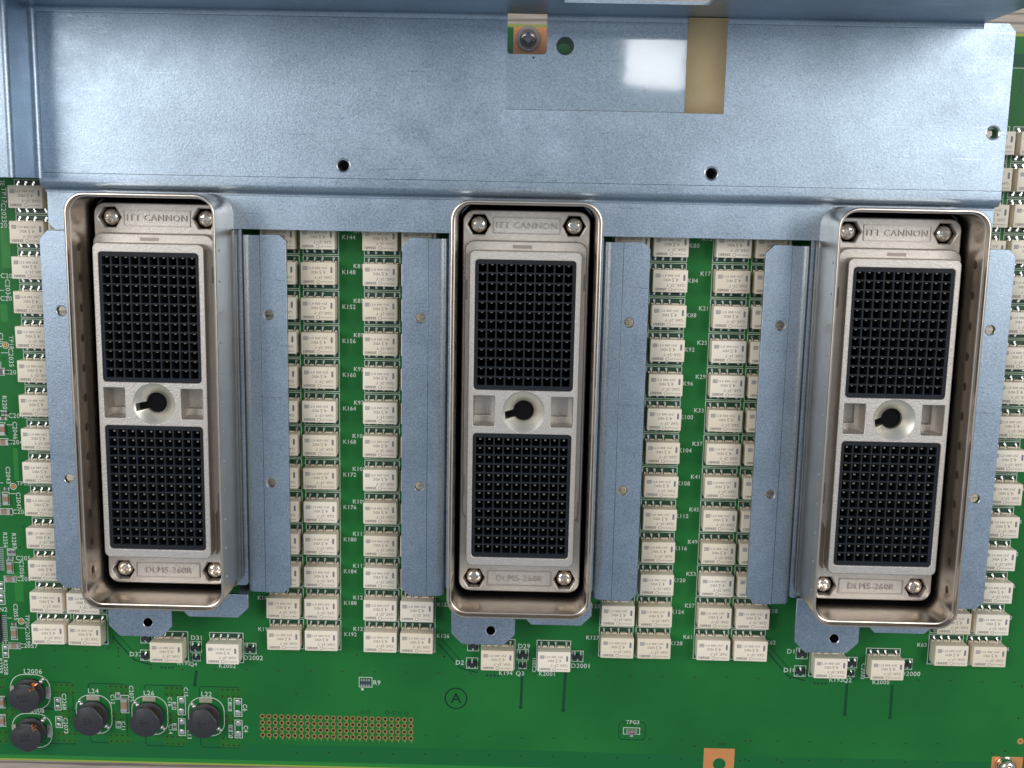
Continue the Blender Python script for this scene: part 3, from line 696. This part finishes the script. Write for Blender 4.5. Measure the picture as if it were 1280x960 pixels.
# ------------------------------------------------------------------ inductors
def inductor(x, y, rot, label, mark, wire):
    t = thing('inductor', label, 'inductor', (x, y, 0), 'round dark inductors at the lower left', math.radians(rot))
    def disc(R, z0, z1, flat, n=48, cut=0):
        mb = MB()
        def loop(s_, z):
            out = []
            for i in range(n):
                a = 2*math.pi*i/n; r = R*s_
                px_, py_ = r*math.cos(a), r*math.sin(a)
                px_ = min(px_, flat*s_); py_ = min(py_, flat*s_*1.02)
                for nx, ny in cut_n:
                    d = px_*nx+py_*ny
                    if d > cut*s_: px_ -= (d-cut*s_)*nx; py_ -= (d-cut*s_)*ny
                out.append((px_, py_, z))
            return out
        mb.loft([loop(.97, z0), loop(1, z0+.2), loop(1, z1-.25), loop(.93, z1)], cap0=True, cap1=True); return mb.mesh('disc', 40)
    cut_n = ()
    obj('lower_flange', disc(4.75, .35, 1.4, 4.6, cut=4.3), FERRD, t)
    mb = lathe([(3.5, 1.3), (3.7, 1.8), (3.7, 3.6), (3.5, 3.9)], 28)
    obj('winding', mb.mesh('winding', 50), plain('winding_wire', (.10, .045, .03), .4), t)
    cut_n = ((math.cos(math.radians(150)), math.sin(math.radians(150))), (math.cos(math.radians(38)), math.sin(math.radians(38))))
    obj('top_flange', disc(4.75, 3.7, 5.1, 4.6, cut=4.25), FERRITE, t)
    me_ = MB()
    for k, s_ in enumerate(mark): join_text(me_, s_, 1.6, 0, .75-k*1.5, 5.125, 0, .04)
    o = obj('value_print', me_.mesh('p', recalc=False), FPRINT, t, rz=math.radians(8-rot if wire else 97-rot))
    mb = MB(); mb.box(-2.0, 2.0, 4.9, 6.2, .05, .45); obj('terminal', mb.mesh('t'), plain('terminal_tin', (.62, .56, .44), .4, .6), t)
    mb = MB(); mb.box(-2.0, 2.0, -6.2, -4.9, .05, .45); obj('terminal', mb.mesh('t'), SOLDER, t)
    for sx, sy in ((-1, 1), (1, -1)):
        mb = MB(); P = [(sx*3.6, sy*3.6, 0.9, .75), (sx*4.35, sy*4.25, .6, .55)]
        for q in P:
            mb.loft([[(q[0]+q[3]*c_*math.cos(a)*1.1, q[1]+q[3]*c_*math.sin(a), q[2]*zz) for a in [2*math.pi*i/10 for i in range(10)]] for c_, zz in ((1, .05), (.95, .5), (.5, 1.1))], cap1=True)
        obj('solder_joint', mb.mesh('j', 60), SOLDER, t)
    if wire:
        mb = MB(); rr = random.Random(int(x*10))
        for i in range(15):
            p = Vector((rr.uniform(1.6, 3.3), rr.uniform(2.4, 4.0), rr.uniform(4.2, 5.5))); d = Vector((rr.uniform(-.4, 1.2), rr.uniform(-.5, .9), rr.uniform(-1.2, .5)))
            u = d.cross(Vector((0, 0, 1))).normalized()*.17; v = Vector((0, 0, .17))
            q = p+d; mb.add([p-u-v, p+u-v, p+u+v, p-u+v, q-u-v, q+u-v, q+u+v, q-u+v], [(3,2,1,0),(4,5,6,7),(0,1,5,4),(1,2,6,5),(2,3,7,6),(3,0,4,7)])
        o = obj('wire_end', mb.mesh('w'), COPPER, t, rz=math.radians(-rot)); o['kind'] = 'stuff'
inductor(-150.2, -152.4, 90, 'round dark inductor with copper wire ends showing, under the printed L2006', ('RX01', 'NX'), True)
inductor(-150.3, -165.3, 90, 'round dark inductor with copper wire ends, lowest one in the bottom left corner', ('RX0', 'NX4'), True)
inductor(-130.6, -159.4, 0, 'round dark inductor under the printed L24', ('101', '00'), False)
inductor(-113.1, -159.3, 0, 'round dark inductor under the printed L26', ('101', 'E'), False)
inductor(-95.4, -159.3, 0, 'round dark inductor under the printed L22', ('101', '0'), False)

# ------------------------------------------------------------------ screws
def cross_cutter(w_, l_, z0, z1):
    mb = MB(); mb.box(-l_, l_, -w_, w_, z0, z1); mb2 = MB(); mb2.box(-w_, w_, -l_, l_, z0, z1+.01); return [mb.mesh('c'), mb2.mesh('c')]
def pan_head(R, z0, z1, w_, l_, dep):
    prof = [(R*.98, z0), (R, z0+(z1-z0)*.25), (R*.93, z0+(z1-z0)*.62), (R*.72, z0+(z1-z0)*.88), (R*.4, z1), (.05, z1+.04)]
    me_ = lathe(prof, 28).mesh('head'); me_ = boolean(me_, cross_cutter(w_, l_, z1-dep, z1+1))
    for p in me_.polygons: p.use_smooth = True
    me_.set_sharp_from_angle(angle=math.radians(32)); return me_
HEAD = pan_head(2.3, 15.6, 17.5, .33, 1.35, 1.0); HEAD.materials.append(SCREW)
BHEAD = pan_head(2.5, 1.0, 3.2, .4, 1.5, 1.2); BHEAD.materials.append(SCREWD)
BHEAD2 = pan_head(2.7, 1.0, 3.4, .4, 1.5, 1.2); BHEAD2.materials.append(SCREW)
def board_screw(x, y, label, head, rw=3.45):
    t = thing('screw', label, 'screw', (x, y, 0))
    obj('washer', plate('w', [circle(0, 0, rw, 30), circle(0, 0, 1.6, 16)], .06, .7, .12), WASHER if head is BHEAD else SCREW, t)
    obj('flat_ring', plate('w', [circle(0, 0, rw*.8, 30), circle(0, 0, 1.6, 16)], .71, 1.0, .08), WASHER if head is BHEAD else SCREW, t)
    obj('head', head, None, t)
x, y = up(660.5, 48, 1); board_screw(x, y, 'dark cross-head screw with round washer in the plate cutout at the top', BHEAD)
x, y = up(1259.5, 960, 2); board_screw(x, y, 'bright cross-head screw on the copper pad in the bottom right corner', BHEAD2, 3.0)

# ------------------------------------------------------------------ large mounting plate
pl = thing('mounting_plate', 'large blue-grey galvanised plate with folded walls across the top', 'metal plate', (0, 30, 14))
def P_(name, me_, mat=ZINC, parent=pl): return obj(name, me_, mat, parent, (0, -30, -14))
ZP = 17.6; T = 1.2
def hole_px(px, py, r, z=ZP): a = up(px, py, z); return circle(a[0], a[1], r, 22)
slot = chamfer(-5.0, 5.5, 40.3, 60, .6, .6, 0, 0)
outline = [(-130.8, 6.75), (129.3, 6.75), (129.3, 48.4), (127.4, 50.4), (120.7, 50.4), (120.7, 48.9), (5.5, 48.9), (5.5, 40.9), (4.9, 40.3), (-4.4, 40.3), (-5.0, 40.9), (-5.0, 48.9), (-130.8, 48.9)]
holes = [hole_px(706.5, 57.5, 2.35), hole_px(429, 207, 1.75), hole_px(889.5, 217, 1.75), hole_px(1241.5, 166, 1.8)]
P_('top_panel', plate('top_panel', [outline]+holes, ZP-T, ZP, .07))
def arc(cx, cz, r, a0, a1, n=8): return [(cx+r*math.cos(math.radians(a0+(a1-a0)*i/n)), cz+r*math.sin(math.radians(a0+(a1-a0)*i/n))) for i in range(n+1)]
# step down to the lower strip: prof in (y,z)
outer = [(6.68, ZP), (4.6, ZP)] + arc(4.6, ZP-2.1, 2.1, 90, 180, 8)[1:] + arc(2.5-.55, 14.55, .55, 0, -90, 4)[1:] + [(1.6, 14.0)]
inner = [(1.6, 14.0-T), (2.2, 14.0-T)] + arc(4.6, ZP-2.1, .95, 180, 90, 6) + [(6.68, ZP-T)]
mb = MB(); mb.prism(outer+inner, 'x', -131.9, 129.3); P_('step_bend', mb.mesh('bend', 40))
P_('lower_strip', plate('strip', [[(-131.6, 1.55), (129.2, 1.55), (129.2, -7.6)]+[q for c_ in (101.9, 1.2, -99.9) for q in ((c_+18.7, -7.6), (c_+18.7, -3.0), (c_+15.2, 0.75), (c_-15.2, 0.75), (c_-18.7, -3.0), (c_-18.7, -7.6))]+[(-129.6, -9.0), (-131.6, -7.0)]], 14.0-T, 14.0, .07))
# dimpled threaded rims
rim = lathe([(1.75, ZP-1.1), (1.82, ZP-.3), (2.0, ZP+.03), (1.75, ZP+.10), (1.45, ZP-.15), (1.30, ZP-1.2), (1.30, ZP-4)], 24)
rimm = MB(); mb = MB(); hc = up(706.5, 57.5, ZP); mb.loft([[(q[0], q[1], z) for q in circle(hc[0], hc[1], r_, 22)] for r_, z in ((2.5, ZP-1.1), (2.5, ZP-14), (2.38, ZP-14), (2.38, ZP-.3))]); P_('added_shade_tube', mb.mesh('shade_tube', 40))  # tube added below the round hole to shade the board
n_ = 24; prof = [(2.05, ZP-.02), (1.85, ZP+.10), (1.55, ZP-.1), (1.33, ZP-.9), (1.33, ZP-4.0), (1.9, ZP-4.0), (1.9, ZP-1.25)]
rimm.loft([[(r*math.cos(2*math.pi*i/n_), r*math.sin(2*math.pi*i/n_), z-ZP) for i in range(n_)] for r, z in prof]); rimm = rimm.mesh('rim', 40)
for px, py in ((429, 207), (889.5, 217), (1241.5, 166)):
    a = up(px, py, ZP); o = obj('threaded_hole', rimm, ZEDGE, pl, (a[0], a[1]-30, ZP-14))
    if px < 1200:
        mb = MB(); mb.cyl(0, 0, 1.32, -4.2, -3.9, 16); obj('hole_bottom', mb.mesh('b'), DARKIN, o)
mb = MB(); a = up(667, 72, ZP); mb.cyl(a[0], a[1], .28, ZP-.1, ZP+.02, 10); P_('scribe_dot', mb.mesh('dot'), DARKIN)
# left wall and its flange: prof in (x,z)
XL = -132.3
pr = [(-130.85, ZP)] + [(-130.9-1.4*math.sin(math.radians(a)), ZP+1.4-1.4*math.cos(math.radians(a))) for a in (0, 15, 30, 45, 60, 75, 90)] \
   + [(XL, 30.6)] + [(XL-1.6+1.6*math.cos(math.radians(a)), 30.6+1.6*math.sin(math.radians(a))) for a in (15, 30, 45, 60, 75, 90)] + [(-175, 32.2)]
pr2 = [(-175, 32.2-T), (XL-1.6, 32.2-T)] + [(XL-T, 30.4), (XL-T, ZP+.9)] + [(XL-.9, ZP-.5), (-131.0, ZP-T), (-130.85, ZP-T)]
mb = MB(); mb.prism(pr+pr2, 'y', 5.2, 50.3); P_('left_wall', mb.mesh('left', 40))
# upper wall (vertical sheet) with a window, then fillet
YW = 50.35; WH = 66
seg = MB()
pr = [(48.95, ZP)] + [(YW-1.4+1.4*math.sin(math.radians(a)), ZP+1.4-1.4*math.cos(math.radians(a))) for a in (15, 30, 45, 60, 75, 90)]
pr2 = [(YW+T, ZP+1.4), (YW+.7, ZP-.2), (49.6, ZP-T), (48.95, ZP-T)]
for x0, x1 in ((XL, -5.0), (5.5, 120.6)):
    seg = MB(); seg.prism(pr+pr2, 'x', x0, x1); P_('wall_fillet', seg.mesh('fillet', 40))
def wall_mesh():
    ol = [(-175, ZP+1.4), (120.6, ZP+1.4), (120.6, WH), (-175, WH)]
    hl = [(9.3, 38.2), (45.0, 38.2), (45.0, 58), (9.3, 58)]
    me_ = plate('upper_wall', [ol, hl], -.8, 0, .0)
    me_.transform(Matrix(((1, 0, 0, 0), (0, 0, -1, (YW)*S), (0, 1, 0, 0), (0, 0, 0, 1)))); me_.flip_normals() if False else None
    return me_
P_('upper_wall', wall_mesh())
# bright cut edge of the window
mb = MB(); mb.box(9.3, 45.0, YW-.03, YW+.82, 37.4, 38.22); P_('window_edge', mb.mesh('we'), ZINC)
# tapes on the plate
a0 = up(632, 20, ZP); a1 = up(635, 138, ZP); b0 = up(860, 20, ZP); b1 = up(859, 139.5, ZP)
def tape_sheet(xl, xr, yb, z, fold=True):
    ys = [(yb, 0), (30, 0), (40, 0), (45.2, 0), (46.3, .012), (47.4, .05), (48.4, .13), (49.2, .30), (49.8, .75), (50.15, 1.6)]
    ys = [q for q in ys if q[0] >= yb]
    mb = MB(); v = []; f = []
    for y, dz in ys: v += [(xl(y), y, z+dz), (xr(y), y, z+dz)]
    for i in range(len(ys)-1): f.append((2*i, 2*i+1, 2*i+3, 2*i+2))
    mb.add(v, f); return mb
xr_edge = lambda y: 42.75
# film has the plate cutout under it, so it is split around the slot and the round hole by three strips
film = MB()
hx, hy = up(706.5, 57.5, ZP); fy = 25.9
ZT = ZP+.05
g = tape_sheet(lambda y: -5.0, lambda y: 42.75, 25.9, ZT); film.add(g.v, g.f)
fo = thing('clear_tape', 'strip of clear glossy tape on the plate, left of the brown tape', 'tape', (19, 25.9, ZT))
o = obj('film', g.mesh('film', 60, recalc=False), FILM, fo, (-19, -25.9, -ZT))
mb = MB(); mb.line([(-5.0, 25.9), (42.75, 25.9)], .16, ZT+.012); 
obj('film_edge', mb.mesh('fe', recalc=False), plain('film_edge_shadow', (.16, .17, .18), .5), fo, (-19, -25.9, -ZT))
mb = tape_sheet(lambda y: 42.8+.0, lambda y: 53.3-(50-y)*.0, 25.7, ZT+.01)
o = obj('brown_tape', mb.mesh('brown', 60, recalc=False), TAPEB); tag(o, 'short strip of brown masking tape on the plate beside the clear tape', 'tape')
md = o.modifiers.new('t', 'SOLIDIFY'); md.thickness = .004; md.offset = 1

# ------------------------------------------------------------------ connector brackets (wings and tabs)
CX = [-99.9, 1.2, 101.9]; CY = -55.2
NM = ['left', 'middle', 'right']
ringm = MB(); prof = [(1.62, .0), (1.55, .07), (1.34, -.12), (1.28, -1.3)]
ringm.loft([[(r*math.cos(2*math.pi*i/20), r*math.sin(2*math.pi*i/20), z) for i in range(20)] for r, z in prof]); ringm = ringm.mesh('ring', 40)
def wing_bend(s_):
    # prof (x,z) mirrored by s_
    o_ = [(27.0, 14.0), (24.2, 14.0)] + [(24.2-2.6*math.sin(math.radians(a)), 14.0-2.6+2.6*math.cos(math.radians(a))) for a in (10, 22, 34, 46, 58, 70, 82, 90)] + [(21.6, 6.0)]
    i_ = [(21.6+T, 6.0), (21.6+T, 11.4)] + [(24.2-1.4*math.sin(math.radians(a)), 11.4+1.4*math.cos(math.radians(a))) for a in (70, 45, 20, 0)] + [(27.0, 14.0-T)]
    mb = MB(); mb.prism([(s_*x, z) for x, z in o_+i_], 'y', -57.6, 46.0); return mb.mesh('bend', 45)
BD = {1: wing_bend(1), -1: wing_bend(-1)}
flat = {}
for s_ in (1, -1):
    a, b = sorted((s_*27.08, s_*34.4))
    ol = chamfer(a, b, -57.8, 46.2, *((2.4, 0, 0, 2.3) if s_ < 0 else (0, 2.0, 1.8, 0)))
    flat[s_] = plate('wing', [ol, circle(s_*29.2, 23.8, 1.45), circle(s_*29.2, -24.8, 1.45)], 14.0-T, 14.0, .08)
tab1 = plate('tab', [chamfer(-19.6, -.9, -72.3, -56.0, 3.2, 3.2), circle(-8.0, -68.0, 1.45)], 13.9-T, 13.9, .08)
tab2 = plate('tab', [chamfer(.9, 21.5, -66.2, -59.1, 3.0, 3.0)], 12.9-T, 12.9, .08)
base = plate('base', [rrect(21.55, 56.4, 1, 2, 0, 0), rrect(18.75, 55.9, 1, 2)], 12.0-T, 12.0)
tabpipe = MB(); tabpipe.loft([[(r*math.cos(2*math.pi*i/20), r*math.sin(2*math.pi*i/20), z) for i in range(20)] for r, z in ((1.75, -1.25), (1.75, -6), (1.25, -6), (1.25, -1.0), (1.32, -.3))]); tabpipe = tabpipe.mesh('pipe', 40)
ramp_ = MB(); ramp_.prism([(-57.5, 9.0), (-59.15, 12.9), (-59.15, 11.7), (-57.5, 7.8)], 'x', 18.5, 21.4); ramp_ = ramp_.mesh('ramp')
for k, cx in enumerate(CX):
    t = thing('connector_bracket', 'blue-grey steel bracket with two side wings around the %s connector' % NM[k], 'bracket', (cx, CY, 0), 'brackets around the connectors')
    for s_ in (1, -1):
        o = obj('wing', flat[s_], ZINC, t); obj('wing_fold', BD[s_], ZINC, o)
        for yy in (23.8, -24.8): obj('hole_rim', ringm, ZEDGE, o, (s_*29.2, yy, 14.0))
    o = obj('tab', tab1, ZINC, t); obj('hole_rim', ringm, ZEDGE, o, (-8.0, -68.0, 13.9)); obj('threaded_bush', tabpipe, SCREWD, o, (-8.0, -68.0, 13.9)); mb = MB(); mb.cyl(0, 0, 1.24, -5.9, -4.2, 12); obj('bush_bottom', mb.mesh('b'), DARKIN, o, (-8.0, -68.0, 13.9))
    obj('tab', tab2, ZINC, t); obj('base_sheet', base, ZINC, t); obj('tab_ramp', ramp_, ZINC, t)

# ------------------------------------------------------------------ multi-pin connectors
HW, HH, RR = 19.85, 57.05, 5.4
def loop(off, z, n=7): return [(x, y, z) for x, y in rrect(HW-off, HH-off, max(RR-off, .6), n)]
def shell_mesh():
    mb = MB()
    pf = [(-.5, 12.95), (-.15, 13.3), (0, 14.2), (0, 32.1), (.1, 32.45), (.3, 32.6), (.6, 32.6), (.78, 32.3), (.82, 31.2), (.9, 30.9), (1.15, 30.8), (1.25, 30.3), (1.3, 22), (1.3, 8)]
    mb.loft([loop(o_, z) for o_, z in pf]); return mb.mesh('shell', 50)
SHELL = shell_mesh()
# oval dimples along the long walls
def dimples():
    mi = MB(); mo = MB()
    for s_ in (1, -1):
        for i in range(12):
            y = 42.5-i*8.2
            for mb, x, zc, ry, rz_, dx in ((mi, s_*(HW-1.3), 26.4, 1.2, 1.15, -s_*.12), (mo, s_*HW, 29.6, .45, .7, s_*.22)):
                n = 12; o_ = []
                lo = [[(x+dx*q, y+ry*f*math.cos(2*math.pi*j/n), zc+rz_*f*math.sin(2*math.pi*j/n)) for j in range(n)] for q, f in ((0.05, 1), (.6, .85), (1, .5))]
                mb.loft(lo, cap1=True)
    return mi.mesh('dimples', 60), mo.mesh('bumps', 60)
DI, DO = dimples()
SHADE_RING = MB(); SHADE_RING.loft([loop(1.28, 18.6), loop(1.45, 18.3), loop(1.45, 8.2)]); SHADE_RING = SHADE_RING.mesh('shade_ring')  # added black ring, paints shade onto the lower inner shell wall
HEXC = ((-13.0, 50.3), (13.0, 50.3), (-13.0, -50.4), (13.0, -50.4))
def hexa(x, y, R): return [(x+R*math.cos(math.pi/3*i), y+R*math.sin(math.pi/3*i)) for i in range(6)]
BODY = plate('body_plate', [rrect(17.35, 54.25, 3.2, 6)]+[hexa(x, y, 3.15) for x, y in HEXC]+[rrect(13.9, 42.6, 1, 2)], 8.0, 18.3, .35)
LEDGE = plate('ledge', [rrect(16.5, 46.2, 2.8, 6, 0, 0)[:14]+[(-16.5, -30), (-15.2, -32), (-15.2, -43.9), (15.2, -43.9), (15.2, -32), (16.5, -30)], rrect(13.9, 42.6, 1, 2)], 18.28, 22.0, .4)
UI = rrect(13.45, 17.6, .9, 3, 0, 23.68); LI = rrect(13.45, 17.6, .9, 3, 0, -23.68)
PK = [rrect(2.85, 4.15, .2, 2, -10.55, .25), rrect(2.95, 4.15, .2, 2, 10.7, .25)]
FRAME = plate('frame', [rrect(14.95, 43.7, 1.6, 4), UI, LI, PK[0], PK[1], circle(.25, .1, 5.6, 40)], 18.4, 26.7, .22)
cone = MB(); n_ = 44
cone.loft([[(.25+r*math.cos(2*math.pi*i/n_), .1+r*math.sin(2*math.pi*i/n_), z) for i in range(n_)] for r, z in
           ((5.62, 26.62), (5.45, 26.5), (2.9, 24.4), (2.82, 24.2), (2.82, 17), (5.7, 17), (5.62, 26.62))])
CONEM = cone.mesh('cone')
kb = MB(); kb.box(-4.9, -1.5, -1.35, .75, 16, 30); kbm = kb.mesh('k'); kbm.transform(Matrix.Rotation(math.radians(8), 4, 'Z'))
CONEM = boolean(CONEM, [kbm])
for p in CONEM.polygons: p.use_smooth = True
CONEM.set_sharp_from_angle(angle=math.radians(30))
PITCH = 2.56
def insert_mesh(cy):
    o = [rrect(13.42, 17.55, .85, 3, 0, cy)]
    for i in range(10):
        for j in range(13):
            x = (i-4.5)*PITCH; y = cy+(j-6)*PITCH; h = 1.06
            o.append([(x-h, y-h), (x+h, y-h), (x+h, y+h), (x-h, y+h)])
    return plate('insert', o, 20.6, 26.25, .05)
INS = [insert_mesh(23.68), insert_mesh(-23.68)]
def contacts(cy, lift):
    mb = MB()
    for i in range(10):
        for j in range(13):
            x = (i-4.5)*PITCH; y = cy+(j-6)*PITCH
            if lift: mb.box(x-.27, x+.27, y+.15, y+.58, 21.0, 25.0)
            else: mb.box(x-.27, x+.27, y+.72, y+1.0, 21.0, 25.5)
    return mb.mesh('contacts')
CON = [contacts(23.68, False), contacts(-23.68, True)]
def floor_(z, *r):
    mb = MB(); mb.rect(*r, z); return mb.mesh('floor', recalc=False)
def nameplate(s_, y):
    t = [text_mesh(s_, 2.55, .32, True, -.03)]
    mb = MB(); 
    fr = plate('border', [rrect(9.2, 2.25, .3, 2, 0, y), rrect(8.95, 2.0, .25, 2, 0, y)], 18.28, 18.62)
    return t[0], fr
NT = nameplate('ITT CANNON', 50.25); NB = nameplate('DLM5-260R', -50.1)
for k, cx in enumerate(CX):
    t = thing('multi_pin_connector', 'tall nickel-shelled multi-pin connector with two black contact grids, %s of the three' % ['leftmost', 'middle one', 'rightmost'][k], 'connector', (cx, CY, 0), 'nickel multi-pin connectors')
    sh = obj('shell', SHELL, NICKEL, t); obj('wall_dimples', DI, SLOTM, sh, kind='stuff'); obj('wall_bumps', DO, ZEDGE, sh, kind='stuff')
    obj('painted_shade_ring', SHADE_RING, DARKIN, sh); bo = obj('body_plate', BODY, CAST, t); mb = MB(); mb.add(loop(1.35, 8.3), [tuple(range(32))]); obj('gap_shade_sheet', mb.mesh('fl', recalc=False), DARKIN, sh)  # black ring and sheet stand in for shade deep in the gap
    for s_, (tm, fr), y in ((0, NT, 50.2), (1, NB, -50.15)):
        obj('nameplate_border', fr, CASTL, bo); obj('raised_lettering', tm, CASTL, bo, (0, y, 18.36), kind='stuff')
    for x, y in HEXC:
        rot = random.uniform(0, 1.5)
        o = obj('screw', HEAD, None, t, (x, y, 0), rot)
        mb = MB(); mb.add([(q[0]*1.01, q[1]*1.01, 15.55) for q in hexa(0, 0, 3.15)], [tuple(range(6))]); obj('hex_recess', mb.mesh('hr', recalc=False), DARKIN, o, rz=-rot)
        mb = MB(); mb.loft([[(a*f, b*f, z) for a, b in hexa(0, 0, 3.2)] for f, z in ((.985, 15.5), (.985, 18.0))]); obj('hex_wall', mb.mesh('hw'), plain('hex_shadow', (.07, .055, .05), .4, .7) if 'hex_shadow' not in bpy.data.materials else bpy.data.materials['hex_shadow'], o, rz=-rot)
    obj('stepped_ledge', LEDGE, CAST, t)
    f = obj('frame', FRAME, CAST, t)
    for q in PK:
        xs = [p[0] for p in q]; ys = [p[1] for p in q]
        mb = MB(); x0, x1, y0, y1 = min(xs)-.02, max(xs)+.02, min(ys)-.02, max(ys)+.02
        mb.add([(x0, y0, 18.9), (x1, y0, 18.9), (x1, y1, 18.9), (x0, y1, 18.9), (x0, y0, 18.3), (x1, y0, 18.3), (x1, y1, 18.3), (x0, y1, 18.3)], [(0, 1, 2, 3), (0, 4, 5, 1), (1, 5, 6, 2)])
        mb.box(x0, x1, y0, y0+1.8, 18.9, 20.6); mb.box(x1-1.2, x1, y0+1.8, y1, 18.9, 20.6)
        obj('side_pocket', mb.mesh('pk'), CAST, f, kind='stuff')
    gs = obj('guide_socket', CONEM, CONE, t)
    mb = MB(); mb.cyl(.25, .1, 2.86, 17.5, 23.2, 30); mb.add([(a*math.cos(.14)-b*math.sin(.14), a*math.sin(.14)+b*math.cos(.14), 23.25) for a, b in ((-4.95, -1.4), (-1.5, -1.4), (-1.5, .8), (-4.95, .8))], [(0, 1, 2, 3)]); obj('socket_shade_plug', mb.mesh('sb', recalc=False), DARKIN, gs)  # black plug stands in for the shade inside the deep hole
    for q in (0, 1):
        i_ = obj('contact_insert', INS[q], NAVY, t)
        obj('contacts', CON[q], GOLD, i_, kind='stuff')
        c0 = 23.68 if q == 0 else -23.68
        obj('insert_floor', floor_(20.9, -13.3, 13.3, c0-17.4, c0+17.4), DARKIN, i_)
    # small notches between ledge and frame
    for x0, x1, y0, y1 in ((-3.6, 1.6, 44.15, 45.1), (-16.45, -15.75, 30, 35.5), (15.75, 16.45, 33, 37.5), (-16.45, -15.85, -25, -19), (15.8, 16.4, -32, -26)):
        mb = MB(); mb.box(x0, x1, y0, y1, 21.5, 22.03); obj('locating_notch', mb.mesh('n'), NOTCH, t)

# small shadow-free vertical extras: rim highlights come from the lamps only
